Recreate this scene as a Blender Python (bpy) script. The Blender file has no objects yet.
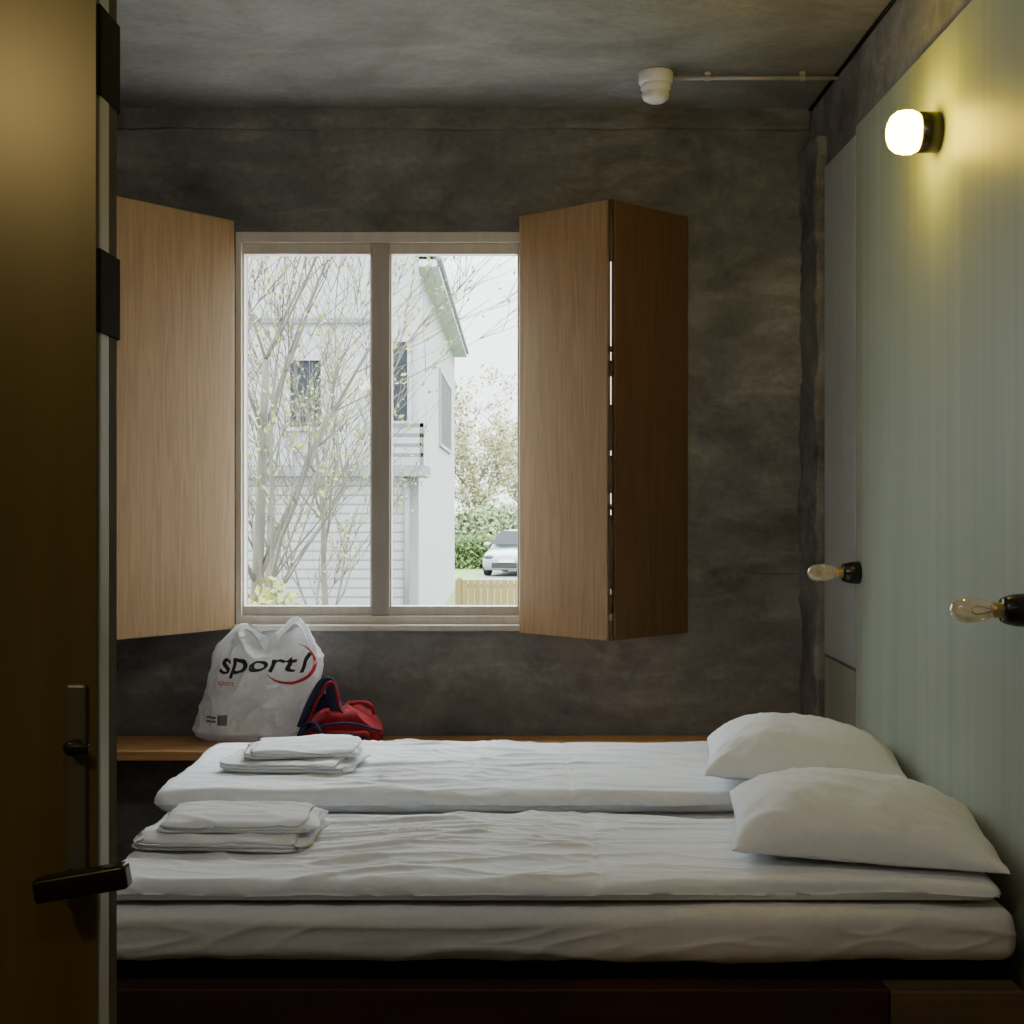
import bpy, bmesh, math, random
from mathutils import Vector, Matrix, noise
from mathutils.bvhtree import BVHTree
random.seed(7)
C = bpy.context.scene.collection
F = 1400.0
HC = 1.42

# ------------------------------------------------------------------ helpers
def finish(bm, smooth=True):
    bmesh.ops.recalc_face_normals(bm, faces=bm.faces[:])
    for f in bm.faces: f.smooth = smooth

def tag(o, label=None, cat=None, group=None, kind=None):
    if label: o['label'] = label
    if cat: o['category'] = cat
    if group: o['group'] = group
    if kind: o['kind'] = kind
    return o

def worldloc(o):
    v = Vector((0, 0, 0))
    while o is not None:
        v += o.location; o = o.parent
    return v

def thing(name, loc, label, cat, group=None):
    o = bpy.data.objects.new(name, None); C.objects.link(o)
    o.empty_display_size = 0.05
    o.location = loc
    return tag(o, label, cat, group)

def obj(name, bm, m, parent=None, smooth=True, origin=None, auto=True, recalc=True):
    """bm is in world coordinates; it becomes one mesh object."""
    if recalc: finish(bm, smooth)
    else:
        for f in bm.faces: f.smooth = smooth
    if parent is not None: org = worldloc(parent)
    elif origin is not None: org = Vector(origin)
    else:
        xs = [v.co.x for v in bm.verts]; ys = [v.co.y for v in bm.verts]; zs = [v.co.z for v in bm.verts]
        org = Vector(((min(xs)+max(xs))/2, (min(ys)+max(ys))/2, min(zs)))
    bmesh.ops.translate(bm, verts=bm.verts[:], vec=-org)
    me = bpy.data.meshes.new(name); bm.to_mesh(me); bm.free()
    if isinstance(m, (list, tuple)):
        for k in m: me.materials.append(k)
    else: me.materials.append(m)
    o = bpy.data.objects.new(name, me); C.objects.link(o)
    if parent is not None: o.parent = parent
    else: o.location = org
    return o

def struct(name, bm, m, parent=None, smooth=False):
    o = obj(name, bm, m, parent, smooth, origin=(0, 0, 0))
    if parent is None: o['kind'] = 'structure'
    return o

def box(bm, x0, x1, y0, y1, z0, z1, bev=0.0, seg=2):
    b = bmesh.new()
    v = [b.verts.new(p) for p in [(x0,y0,z0),(x1,y0,z0),(x1,y1,z0),(x0,y1,z0),(x0,y0,z1),(x1,y0,z1),(x1,y1,z1),(x0,y1,z1)]]
    for f in [(0,3,2,1),(4,5,6,7),(0,1,5,4),(1,2,6,5),(2,3,7,6),(3,0,4,7)]: b.faces.new([v[i] for i in f])
    if bev > 0: bmesh.ops.bevel(b, geom=b.edges[:], offset=bev, segments=seg, affect='EDGES', profile=.5)
    join(bm, b)
    return bm

def join(bm, b, M=None):
    if M is not None: bmesh.ops.transform(b, matrix=M, verts=b.verts[:])
    me = bpy.data.meshes.new('tmp'); b.to_mesh(me); b.free()
    bm.from_mesh(me); bpy.data.meshes.remove(me)

def nb(): return bmesh.new()
def bx(*a, **k): return box(nb(), *a, **k)

def obox(bm, p0, p1, thick, z0, z1, bev=0.003):
    """upright board from p0 to p1 (plan)"""
    p0 = Vector((p0[0], p0[1], 0)); p1 = Vector((p1[0], p1[1], 0))
    d = p1-p0; L = d.length; ang = math.atan2(d.y, d.x)
    b = bx(0, L, -thick/2, thick/2, z0, z1, bev=bev)
    join(bm, b, Matrix.Translation(p0) @ Matrix.Rotation(ang, 4, 'Z'))
    return bm

def axis(a, b, r, n):
    e = [0, .12, .3, .5, .75]
    L = [a + r*t for t in e]
    inner = [a+r + (b-a-2*r)*i/n for i in range(n+1)]
    R = [b - r*t for t in reversed(e)]
    return L + inner + R

def rbox(bm, x0, x1, y0, y1, z0, z1, r, nx, ny, nz, disp=None):
    r = min(r, (x1-x0)/2.001, (y1-y0)/2.001, (z1-z0)/2.001)
    X = axis(x0, x1, r, nx); Y = axis(y0, y1, r, ny); Z = axis(z0, z1, r, nz)
    vs = {}
    def V(i, j, k):
        key = (i, j, k)
        if key in vs: return vs[key]
        p = Vector((X[i], Y[j], Z[k]))
        q = Vector((min(max(p.x, x0+r), x1-r), min(max(p.y, y0+r), y1-r), min(max(p.z, z0+r), z1-r)))
        d = p-q
        n = d.normalized() if d.length > 1e-9 else Vector((0,0,1))
        w = q + n*r
        if disp: w = w + disp(w, n)
        vs[key] = bm.verts.new(w); return vs[key]
    a, b, c = len(X)-1, len(Y)-1, len(Z)-1
    def F4(*q):
        try: bm.faces.new(q)
        except ValueError: pass
    for i in range(a):
        for j in range(b):
            F4(V(i,j,0),V(i,j+1,0),V(i+1,j+1,0),V(i+1,j,0)); F4(V(i,j,c),V(i+1,j,c),V(i+1,j+1,c),V(i,j+1,c))
    for i in range(a):
        for k in range(c):
            F4(V(i,0,k),V(i+1,0,k),V(i+1,0,k+1),V(i,0,k+1)); F4(V(i,b,k),V(i,b,k+1),V(i+1,b,k+1),V(i+1,b,k))
    for j in range(b):
        for k in range(c):
            F4(V(0,j,k),V(0,j,k+1),V(0,j+1,k+1),V(0,j+1,k)); F4(V(a,j,k),V(a,j+1,k),V(a,j+1,k+1),V(a,j,k+1))
    return bm

def tube(bm, pts, r, n=8, flat=1.0, cap=True):
    pts = [Vector(p) for p in pts]
    rs = r if isinstance(r, (list, tuple)) else [r]*len(pts)
    t0 = (pts[1]-pts[0]).normalized()
    u = t0.orthogonal().normalized()
    rings = []
    for i, p in enumerate(pts):
        t = ((pts[min(i+1, len(pts)-1)]-pts[max(i-1, 0)])).normalized()
        u = (u - t*u.dot(t))
        if u.length < 1e-6: u = t.orthogonal()
        u.normalize(); w = t.cross(u)
        rings.append([bm.verts.new(p + (u*math.cos(2*math.pi*k/n) + w*math.sin(2*math.pi*k/n)*flat)*rs[i]) for k in range(n)])
    for a, b in zip(rings, rings[1:]):
        for k in range(n):
            bm.faces.new((a[k], a[(k+1) % n], b[(k+1) % n], b[k]))
    if cap:
        bm.faces.new(rings[0][::-1]); bm.faces.new(rings[-1])
    return bm

def lathe(bm, prof, org, d, n=32):
    d = Vector(d).normalized(); u = d.orthogonal().normalized(); w = d.cross(u); org = Vector(org)
    rings = []
    for r, h in prof:
        if r < 1e-6: rings.append([bm.verts.new(org + d*h)])
        else: rings.append([bm.verts.new(org + d*h + (u*math.cos(2*math.pi*k/n)+w*math.sin(2*math.pi*k/n))*r) for k in range(n)])
    for a, b in zip(rings, rings[1:]):
        if len(a) == 1 and len(b) == 1: continue
        for k in range(n):
            k2 = (k+1) % n
            if len(a) == 1: bm.faces.new((a[0], b[k2], b[k]))
            elif len(b) == 1: bm.faces.new((a[k], a[k2], b[0]))
            else: bm.faces.new((a[k], a[k2], b[k2], b[k]))
    for e in (rings[0], rings[-1]):
        if len(e) > 2: bm.faces.new(e)
    return bm

def smoothpts(P, k=6):
    P = [Vector(p) for p in P]; out = []
    for i in range(len(P)-1):
        p0 = P[max(i-1, 0)]; p1 = P[i]; p2 = P[i+1]; p3 = P[min(i+2, len(P)-1)]
        for j in range(k):
            t = j/k
            out.append(0.5*((2*p1)+(p2-p0)*t+(2*p0-5*p1+4*p2-p3)*t*t+(3*p1-p0-3*p2+p3)*t**3))
    out.append(P[-1]); return out

N3 = lambda x, y, z: noise.noise(Vector((x, y, z)))

# ------------------------------------------------------------------ materials
def new_mat(name):
    m = bpy.data.materials.new(name); m.use_nodes = True
    nt = m.node_tree; nt.nodes.clear()
    out = nt.nodes.new('ShaderNodeOutputMaterial')
    return m, nt, out

def mat(name, col, col2=None, rough=.6, scale=6, stretch=(1,1,1), bump=0, detail=4, metal=0, spec=.5, trans=0, emit=None, estr=0, lo=.35, hi=.65, bdist=.01, coat=0, dist=0):
    m, nt, out = new_mat(name)
    p = nt.nodes.new('ShaderNodeBsdfPrincipled')
    nt.links.new(p.outputs[0], out.inputs[0])
    tc = nt.nodes.new('ShaderNodeTexCoord'); mp = nt.nodes.new('ShaderNodeMapping')
    mp.inputs['Scale'].default_value = stretch
    nt.links.new(tc.outputs['Object'], mp.inputs[0])
    no = nt.nodes.new('ShaderNodeTexNoise'); no.inputs['Scale'].default_value = scale; no.inputs['Detail'].default_value = detail; no.inputs['Distortion'].default_value = dist
    nt.links.new(mp.outputs[0], no.inputs['Vector'])
    cr = nt.nodes.new('ShaderNodeValToRGB')
    c2 = col2 if col2 else tuple(c*.88 for c in col)
    cr.color_ramp.elements[0].position = lo; cr.color_ramp.elements[1].position = hi
    cr.color_ramp.elements[0].color = (*c2, 1); cr.color_ramp.elements[1].color = (*col, 1)
    nt.links.new(no.outputs['Fac'], cr.inputs[0]); nt.links.new(cr.outputs[0], p.inputs['Base Color'])
    p.inputs['Roughness'].default_value = rough; p.inputs['Metallic'].default_value = metal
    p.inputs['Specular IOR Level'].default_value = spec
    p.inputs['Transmission Weight'].default_value = trans
    p.inputs['Coat Weight'].default_value = coat
    if emit: p.inputs['Emission Color'].default_value = (*emit, 1); p.inputs['Emission Strength'].default_value = estr
    if bump:
        b = nt.nodes.new('ShaderNodeBump'); b.inputs['Strength'].default_value = bump; b.inputs['Distance'].default_value = bdist
        nt.links.new(no.outputs['Fac'], b.inputs['Height']); nt.links.new(b.outputs[0], p.inputs['Normal'])
    return m

def concrete(name, dark, mid, light, scale=1.3, stretch=(1,1,1), rough=.75, fine=.5, streak=.3, seam=None, stain=.85, pale=.8):
    """cast concrete: broad stains, cement patches, faint streaks along the casting bands, sandy grain"""
    m, nt, out = new_mat(name)
    p = nt.nodes.new('ShaderNodeBsdfPrincipled'); nt.links.new(p.outputs[0], out.inputs[0])
    tc = nt.nodes.new('ShaderNodeTexCoord'); mp = nt.nodes.new('ShaderNodeMapping'); mp.inputs['Scale'].default_value = stretch
    mp2 = nt.nodes.new('ShaderNodeMapping'); mp2.inputs['Scale'].default_value = (.6, 1.0, 1.7)
    nt.links.new(tc.outputs['Object'], mp.inputs[0]); nt.links.new(tc.outputs['Object'], mp2.inputs[0])
    def nz(sc, det, ro, di, src):
        a = nt.nodes.new('ShaderNodeTexNoise'); a.inputs['Scale'].default_value = sc; a.inputs['Detail'].default_value = det
        a.inputs['Roughness'].default_value = ro; a.inputs['Distortion'].default_value = di
        nt.links.new(src, a.inputs['Vector']); return a.outputs['Fac']
    a = nz(scale, 7, .58, .8, mp.outputs[0])
    s = nz(scale*2.6, 5, .6, .4, mp2.outputs[0])
    b = nz(42, 5, .6, 0, tc.outputs['Object'])
    c = nz(scale*5, 8, .7, 1.2, mp.outputs[0])
    def ma(op, x, y):
        k = nt.nodes.new('ShaderNodeMath'); k.operation = op
        for i, q in enumerate((x, y)):
            if isinstance(q, (int, float)): k.inputs[i].default_value = q
            else: nt.links.new(q, k.inputs[i])
        return k.outputs[0]
    def mul(fac, A, B):
        k = nt.nodes.new('ShaderNodeMix'); k.data_type = 'RGBA'; k.blend_type = 'MULTIPLY'
        if isinstance(fac, (int, float)): k.inputs[0].default_value = fac
        else: nt.links.new(fac, k.inputs[0])
        nt.links.new(A, k.inputs[6])
        if isinstance(B, tuple): k.inputs[7].default_value = (*B, 1)
        else: nt.links.new(B, k.inputs[7])
        return k.outputs[2]
    def ramp(src, p0, c0, p1, c1):
        r = nt.nodes.new('ShaderNodeValToRGB'); e = r.color_ramp.elements
        e[0].position = p0; e[1].position = p1; e[0].color = (*c0, 1); e[1].color = (*c1, 1)
        nt.links.new(src, r.inputs[0]); return r
    av = ma('ADD', ma('MULTIPLY', a, 1-streak-.2), ma('ADD', ma('MULTIPLY', s, streak), ma('MULTIPLY', c, .2)))
    cr = ramp(av, .38, dark, .63, light)
    k = cr.color_ramp.elements.new(.5); k.color = (*mid, 1)
    col = mul(fine, cr.outputs[0], ramp(b, .3, (.68,.68,.68), .6, (1,1,1)).outputs[0])
    # isolated dark stains and pale cement patches
    col = mul(stain, col, ramp(nz(scale*1.9, 6, .62, 1.0, tc.outputs['Object']), .53, (1,1,1), .70, (.50,.49,.47)).outputs[0])
    pl = ramp(nz(scale*2.7, 7, .66, 1.4, mp2.outputs[0]), .54, (1,1,1), .68, (1.5,1.48,1.44))
    col = mul(pale, col, pl.outputs[0])
    hgt = ma('ADD', ma('MULTIPLY', b, .2), av)
    if seam:
        sp = nt.nodes.new('ShaderNodeSeparateXYZ'); nt.links.new(tc.outputs['Object'], sp.inputs[0])
        wob = ma('MULTIPLY', c, .03)
        fr = ma('FRACT', ma('DIVIDE', ma('ADD', sp.outputs[seam[0]], ma('ADD', wob, seam[2])), seam[1]), 0)
        ln = ma('LESS_THAN', fr, .012)
        ln2 = ma('MULTIPLY', ln, ma('GREATER_THAN', s, .50))
        col = mul(ln2, col, (.74,.735,.73))
        hgt = ma('SUBTRACT', hgt, ma('MULTIPLY', ln2, .15))
    nt.links.new(col, p.inputs['Base Color'])
    p.inputs['Roughness'].default_value = rough; p.inputs['Specular IOR Level'].default_value = .35
    bu = nt.nodes.new('ShaderNodeBump'); bu.inputs['Strength'].default_value = .45; bu.inputs['Distance'].default_value = .012
    nt.links.new(hgt, bu.inputs['Height']); nt.links.new(bu.outputs[0], p.inputs['Normal'])
    return m

M = {}
M['wall'] = concrete('wall_concrete', (.098,.095,.090), (.165,.161,.153), (.265,.259,.248), 1.4, (.85,1,1.15), seam=(2, .62, .08), stain=.8, pale=.8)
M['ceil'] = concrete('ceiling_concrete', (.155,.152,.146), (.222,.218,.210), (.295,.290,.280), 1.1, (.7,1.4,1), streak=.35, stain=.5, pale=.45)
M['col'] = concrete('column_concrete', (.11,.105,.097), (.19,.181,.168), (.29,.278,.258), 2.2, (1,1,.8))
M['plaster'] = mat('hall_plaster', (.30,.27,.22), rough=.8, bump=.1)
M['green'] = mat('green_panel_paint', (.345,.380,.302), (.288,.322,.252), rough=.5, scale=2.6, stretch=(1,6,.2), bump=.02, bdist=.004, spec=.4)
M['grey_panel'] = mat('grey_panel_paint', (.44,.46,.45), (.40,.42,.41), rough=.55, scale=2.2, stretch=(1,5,.2), bump=.015)
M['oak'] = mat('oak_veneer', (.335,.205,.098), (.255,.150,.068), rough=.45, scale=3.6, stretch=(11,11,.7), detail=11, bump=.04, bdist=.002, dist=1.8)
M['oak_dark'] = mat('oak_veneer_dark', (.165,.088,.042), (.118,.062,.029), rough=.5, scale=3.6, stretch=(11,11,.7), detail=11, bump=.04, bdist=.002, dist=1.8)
M['bench'] = mat('bench_oak', (.55,.30,.12), (.40,.20,.075), rough=.4, scale=5, stretch=(.6,9,9), detail=8, bump=.05, bdist=.002)
M['floor'] = mat('floor_wood', (.12,.06,.035), (.07,.035,.02), rough=.35, scale=4, stretch=(8,.6,1), detail=8)
M['door'] = mat('door_laminate', (.132,.107,.050), (.108,.088,.040), rough=.30, scale=4, stretch=(8,8,.4), bump=.03, bdist=.002, spec=.65)
M['door_edge'] = mat('door_edge_strip', (.14,.125,.10), (.11,.10,.08), rough=.7, scale=4, stretch=(8,8,.4), spec=.2)
M['edge_light'] = mat('door_edge_glint', (.84,.86,.90), (.79,.81,.85), rough=.35, scale=4, stretch=(8,8,.4))  # pale colour paints the window's reflection along the door edge
M['black'] = mat('black_metal', (.012,.012,.012), rough=.75, spec=.12)
M['plate'] = mat('grey_lock_plate', (.15,.155,.16), rough=.4, metal=.4)
M['blackp'] = mat('black_plastic', (.012,.011,.011), rough=.25, spec=.5)
M['frame'] = mat('window_frame_wood', (.54,.485,.42), (.48,.43,.37), rough=.5, scale=5, stretch=(6,6,.6))
M['mullion'] = mat('window_frame_wood_backlit', (.36,.325,.285), (.31,.28,.245), rough=.5, scale=5, stretch=(6,6,.6))  # frame wood darkened: backlit shade put into the colour
M['linen'] = mat('white_linen', (.80,.82,.85), (.77,.79,.82), rough=.85, scale=60, bump=.04, bdist=.002, spec=.2)
M['linen2'] = mat('white_sheet', (.75,.73,.70), (.70,.68,.65), rough=.85, scale=60, bump=.05, bdist=.002, spec=.2)
M['terry'] = mat('white_terry_towel', (.80,.82,.85), (.73,.75,.775), rough=.95, scale=240, bump=.25, bdist=.003, spec=.1)
M['redwood'] = mat('dark_red_wood', (.06,.016,.010), (.035,.010,.006), rough=.6, scale=4, stretch=(.6,8,8), detail=7)
M['lightwood'] = mat('pale_end_wood', (.16,.105,.05), (.11,.07,.035), rough=.6, scale=4, stretch=(.6,8,8), detail=7)
M['white_plastic'] = mat('white_plastic', (.75,.74,.72), rough=.4)
M['pipe'] = mat('galvanised_pipe', (.42,.40,.37), rough=.4, metal=.3)
M['glow'] = mat('lit_opal_glass', (.9,.85,.7), rough=.3, emit=(1,.71,.015), estr=82)
M['brass'] = mat('brass', (.62,.43,.17), rough=.3, metal=1)
M['red'] = mat('red_nylon', (.27,.013,.018), (.18,.008,.011), rough=.85, scale=30, bump=.2, bdist=.004, spec=.2)
M['navy'] = mat('navy_nylon', (.022,.028,.065), (.015,.018,.04), rough=.8, scale=40, bump=.1, spec=.2)
M['ink'] = mat('black_print', (.02,.018,.022), rough=.5)
M['redink'] = mat('red_print', (.55,.03,.03), rough=.5)
M['greyink'] = mat('grey_print', (.16,.15,.17), rough=.5)
# thin blown bulb glass: see-through in the middle, reflecting towards the rim, faint milky coating
m, nt, out = new_mat('pale_bulb_glass')
t = nt.nodes.new('ShaderNodeBsdfTransparent'); t.inputs[0].default_value = (1.0,.93,.80,1)
g = nt.nodes.new('ShaderNodeBsdfGlossy'); g.inputs['Roughness'].default_value = .03; g.inputs[0].default_value = (1,.97,.92,1)
df = nt.nodes.new('ShaderNodeBsdfDiffuse'); df.inputs[0].default_value = (.92,.82,.66,1)
lw = nt.nodes.new('ShaderNodeLayerWeight'); lw.inputs[0].default_value = .58
m1 = nt.nodes.new('ShaderNodeMixShader'); m2 = nt.nodes.new('ShaderNodeMixShader'); m2.inputs[0].default_value = .24
nt.links.new(lw.outputs['Facing'], m1.inputs[0]); nt.links.new(t.outputs[0], m1.inputs[1]); nt.links.new(g.outputs[0], m1.inputs[2])
nt.links.new(m1.outputs[0], m2.inputs[1]); nt.links.new(df.outputs[0], m2.inputs[2]); nt.links.new(m2.outputs[0], out.inputs[0])
M['bulb'] = m
# plastic bag: thin translucent film
m, nt, out = new_mat('white_plastic_film')
p = nt.nodes.new('ShaderNodeBsdfPrincipled'); p.inputs['Base Color'].default_value = (.86,.86,.87,1); p.inputs['Roughness'].default_value = .28
t = nt.nodes.new('ShaderNodeBsdfTranslucent'); t.inputs[0].default_value = (.86,.86,.87,1)
mx = nt.nodes.new('ShaderNodeMixShader'); mx.inputs[0].default_value = .35
no = nt.nodes.new('ShaderNodeTexNoise'); no.inputs['Scale'].default_value = 11; no.inputs['Detail'].default_value = 2; no.inputs['Distortion'].default_value = 1.5
bu = nt.nodes.new('ShaderNodeBump'); bu.inputs['Strength'].default_value = .6; bu.inputs['Distance'].default_value = .018
nt.links.new(no.outputs['Fac'], bu.inputs['Height']); nt.links.new(bu.outputs[0], p.inputs['Normal'])
nt.links.new(p.outputs[0], mx.inputs[1]); nt.links.new(t.outputs[0], mx.inputs[2]); nt.links.new(mx.outputs[0], out.inputs[0])
M['film'] = m
# clear window glass
m, nt, out = new_mat('clear_window_glass')
t = nt.nodes.new('ShaderNodeBsdfTransparent'); t.inputs[0].default_value = (.96,.98,.97,1)
g = nt.nodes.new('ShaderNodeBsdfGlossy'); g.inputs['Roughness'].default_value = .02
mx = nt.nodes.new('ShaderNodeMixShader'); mx.inputs[0].default_value = .006
nt.links.new(t.outputs[0], mx.inputs[1]); nt.links.new(g.outputs[0], mx.inputs[2]); nt.links.new(mx.outputs[0], out.inputs[0])
M['glass'] = m
# outdoors
def siding(name, c1, c2, s=2.1):
    m, nt, out = new_mat(name)
    p = nt.nodes.new('ShaderNodeBsdfPrincipled'); nt.links.new(p.outputs[0], out.inputs[0])
    tc = nt.nodes.new('ShaderNodeTexCoord'); w = nt.nodes.new('ShaderNodeTexWave'); w.bands_direction = 'Z'; w.wave_profile = 'SAW'; w.inputs['Scale'].default_value = s
    nt.links.new(tc.outputs['Object'], w.inputs['Vector'])
    cr = nt.nodes.new('ShaderNodeValToRGB'); cr.color_ramp.elements[0].color = (*c2, 1); cr.color_ramp.elements[1].color = (*c1, 1)
    cr.color_ramp.elements[0].position = .05; cr.color_ramp.elements[1].position = .3
    nt.links.new(w.outputs['Fac'], cr.inputs[0]); nt.links.new(cr.outputs[0], p.inputs['Base Color']); p.inputs['Roughness'].default_value = .7
    return m
M['house'] = mat('white_render', (.235,.236,.24), (.215,.216,.22), rough=.8, scale=2)
M['siding'] = siding('white_siding', (.185,.186,.19), (.06,.062,.066))
M['roof'] = mat('pale_grey_roof', (.13,.135,.143), (.11,.115,.123), rough=.8, scale=4, spec=.1)
M['eave'] = mat('pale_grey_eave', (.36,.37,.40), (.33,.34,.37), rough=.8, scale=4, spec=.1)
M['rail'] = mat('grey_rail', (.07,.073,.077), rough=.7)
M['hglass'] = mat('house_glass', (.022,.025,.03), (.016,.018,.022), rough=.5, spec=.1)
M['lawn'] = mat('lawn', (.10,.165,.035), (.07,.115,.025), rough=.9, scale=3)
M['bounce_ground'] = mat('pale_bounce_ground', (.46,.43,.39), (.36,.335,.30), rough=.9, scale=20)  # pale so the unseen ground bounces neutral light indoors
M['hedge'] = mat('hedge_green', (.095,.145,.04), (.06,.10,.028), rough=.9, scale=6)
M['softgreen'] = mat('soft_shrub_green', (.15,.18,.085), (.12,.15,.07), rough=.9, scale=2)
M['bark'] = mat('pale_bark', (.078,.071,.052), (.048,.044,.032), rough=.9, scale=12, stretch=(1,1,.3))
M['leaf'] = mat('yellow_green_leaves', (.17,.17,.030), (.10,.125,.026), rough=.8, scale=3)
M['autumn'] = mat('autumn_leaves', (.205,.155,.075), (.145,.165,.072), rough=.85, scale=1)
M['fencew'] = mat('yellow_fence_wood', (.20,.145,.055), (.155,.11,.04), rough=.8, scale=4, stretch=(8,1,.5))
M['carpaint'] = mat('silver_white_paint', (.28,.295,.31), (.26,.275,.29), rough=.3, coat=.2)
M['tyre'] = mat('tyre_rubber', (.02,.02,.02), rough=.8)
M['screen'] = mat('windscreen_glass', (.03,.033,.037), rough=.7, spec=.05)
M['lampglass'] = mat('headlight_glass', (.07,.075,.08), rough=.3, spec=.2)
M['asphalt'] = mat('asphalt', (.13,.13,.13), (.10,.10,.10), rough=.9, scale=8)

# ------------------------------------------------------------------ room shell
YB = 5.185; XR = 1.105; XL = -1.95; YF = -1.3; ZC = 2.865
struct('floor', bx(XL-.1, XR+.1, YF-.1, YB+.25, -.1, 0), M['floor'])
struct('ceiling', bx(XL-.1, XR+.1, YF-.1, YB+.25, ZC, ZC+.15), M['ceil'])
WX0, WX1, WZ0, WZ1 = -1.025, .56, .955, 2.415
b = nb()
box(b, XL-.1, WX0, YB, YB+.25, 0, ZC); box(b, WX1, XR+.1, YB, YB+.25, 0, ZC)
box(b, WX0, WX1, YB, YB+.25, 0, WZ0); box(b, WX0, WX1, YB, YB+.25, WZ1, ZC)
struct('wall_back', b, M['wall'])
struct('wall_right', bx(XR, XR+.2, YF, YB, 0, ZC), M['col'])
struct('wall_left', bx(XL-.2, XL, YF, YB, 0, ZC), M['plaster'])
struct('wall_front', bx(XL, XR, YF-.2, YF, 0, ZC), M['plaster'])
# green cladding on the right wall
struct('trim_1', bx(XR-.015, XR, YF, 4.44, 0, 2.605, bev=.002), M['green'])
struct('trim_2', bx(XR-.015, XR, 4.45, 4.885, .885, 2.58, bev=.002), M['grey_panel'])
struct('trim_3', bx(XR-.015, XR, 4.45, 4.885, 0, .875, bev=.002), M['green'])
# rough chipped concrete column edge in the corner
def dsp(p, n): return n*(.013*N3(p.x*9, p.y*9, p.z*9)+.010*N3(p.x*30, p.y*30, p.z*24)-.016*max(0, N3(p.x*14+5, p.y*14, p.z*11)-.15))
struct('trim_4', rbox(nb(), XR-.038, XR+.02, 4.91, YB+.02, 0, ZC-.16, .012, 3, 10, 150, dsp), M['col'], smooth=True)
# shallow concrete beam at the head of the back wall
def dsp2(p, n): return n*(.010*N3(p.x*5, p.y*9, p.z*9)+.006*N3(p.x*25, p.y*30, p.z*30))
struct('trim_5', rbox(nb(), XL, XR, YB-.02, YB+.03, ZC-.075, ZC+.02, .01, 120, 2, 4, dsp2), M['wall'], smooth=True)

# ------------------------------------------------------------------ window
w = bpy.data.objects.new('window_1', None); C.objects.link(w); w.location = ((WX0+WX1)/2, YB+.05, WZ0); w['kind'] = 'structure'
fy0, fy1 = YB+.005, YB+.085
b = nb()
for a in ((WX0, WX0+.022, WZ0, WZ1), (WX1-.022, WX1, WZ0, WZ1), (WX0+.022, WX1-.022, WZ0, WZ0+.035), (WX0+.022, WX1-.022, WZ1-.04, WZ1)):
    box(b, a[0], a[1], fy0, fy1, a[2], a[3], bev=.003)
obj('window_frame', b, M['frame'], w, smooth=False)
for mx_ in (-.488, .06): obj('mullion', bx(mx_-.034, mx_+.034, fy0+.01, fy1, WZ0+.035, WZ1-.04, bev=.004), M['mullion'], w, smooth=False)
for (a0, a1) in ((WX0+.022, -.522), (-.454, .026), (.094, WX1-.022)):
    z0, z1 = WZ0+.035, WZ1-.04
    b = nb(); tk = .02
    for q in ((a0, a0+.006, z0, z1), (a1-.006, a1, z0, z1), (a0+.006, a1-.006, z0, z0+.035), (a0+.006, a1-.006, z1-.04, z1)):
        box(b, q[0], q[1], fy0+.02, fy1-.01, q[2], q[3], bev=.002)
    s = obj('sash', b, M['frame'], w, smooth=False)
    obj('pane', bx(a0+.004, a1-.004, fy0+.045, fy0+.049, z0+.03, z1-.035), M['glass'], s, smooth=False)
obj('window_sill', bx(WX0-.01, WX1+.01, YB-.03, YB+.04, WZ0-.018, WZ0+.004, bev=.003), M['frame'], w, smooth=False)

# ------------------------------------------------------------------ shutters
def shutter(label, hingewall, fold, free, z0, z1, m1, m2):
    r = thing('folding_shutter', (fold[0], fold[1], z0), label, 'window shutter', 'oak shutters of the window')
    fv, hv, ev = Vector((*fold, 0)), Vector((*hingewall, 0)), Vector((*free, 0))
    g = .009
    d1 = (ev-fv).normalized(); d2 = (hv-fv).normalized()
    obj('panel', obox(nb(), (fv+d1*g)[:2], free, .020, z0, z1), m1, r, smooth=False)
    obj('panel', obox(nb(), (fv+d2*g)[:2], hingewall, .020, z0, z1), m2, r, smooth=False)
    # hinges along the fold; the longest open slit between them is near the top
    for za, zb in ((.0, .045), (.062, .105), (.118, .285), (.297, .31), (.335, .42), (.432, .535), (.60, .635), (.655, .668), (.86, 1.0)):
        a, c = z0+(z1-z0)*za, z0+(z1-z0)*zb
        obj('hinge', tube(nb(), [(fold[0], fold[1]+.002, a), (fold[0], fold[1]+.002, c)], .0092, 10), M['hinge'], r)
    # pivots that carry the shutter on the wall
    H = z1-z0
    for t in (.1, .9):
        zc = z0+H*t
        obj('wall_pivot', tube(nb(), [(hingewall[0], hingewall[1], zc), (hingewall[0], YB-.0005, zc)], .008, 10), M['black'], r)
    return r
M['hinge'] = mat('bronze_hinge', (.10,.06,.03), (.07,.042,.022), rough=.5, metal=.3)
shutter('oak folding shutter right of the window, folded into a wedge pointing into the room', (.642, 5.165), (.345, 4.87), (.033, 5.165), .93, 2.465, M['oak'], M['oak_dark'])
shutter('oak folding shutter left of the window, partly behind the open door', (-1.75, 5.165), (-1.365, 4.72), (-1.03, 5.165), .945, 2.45, M['oak'], M['oak_dark'])

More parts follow.
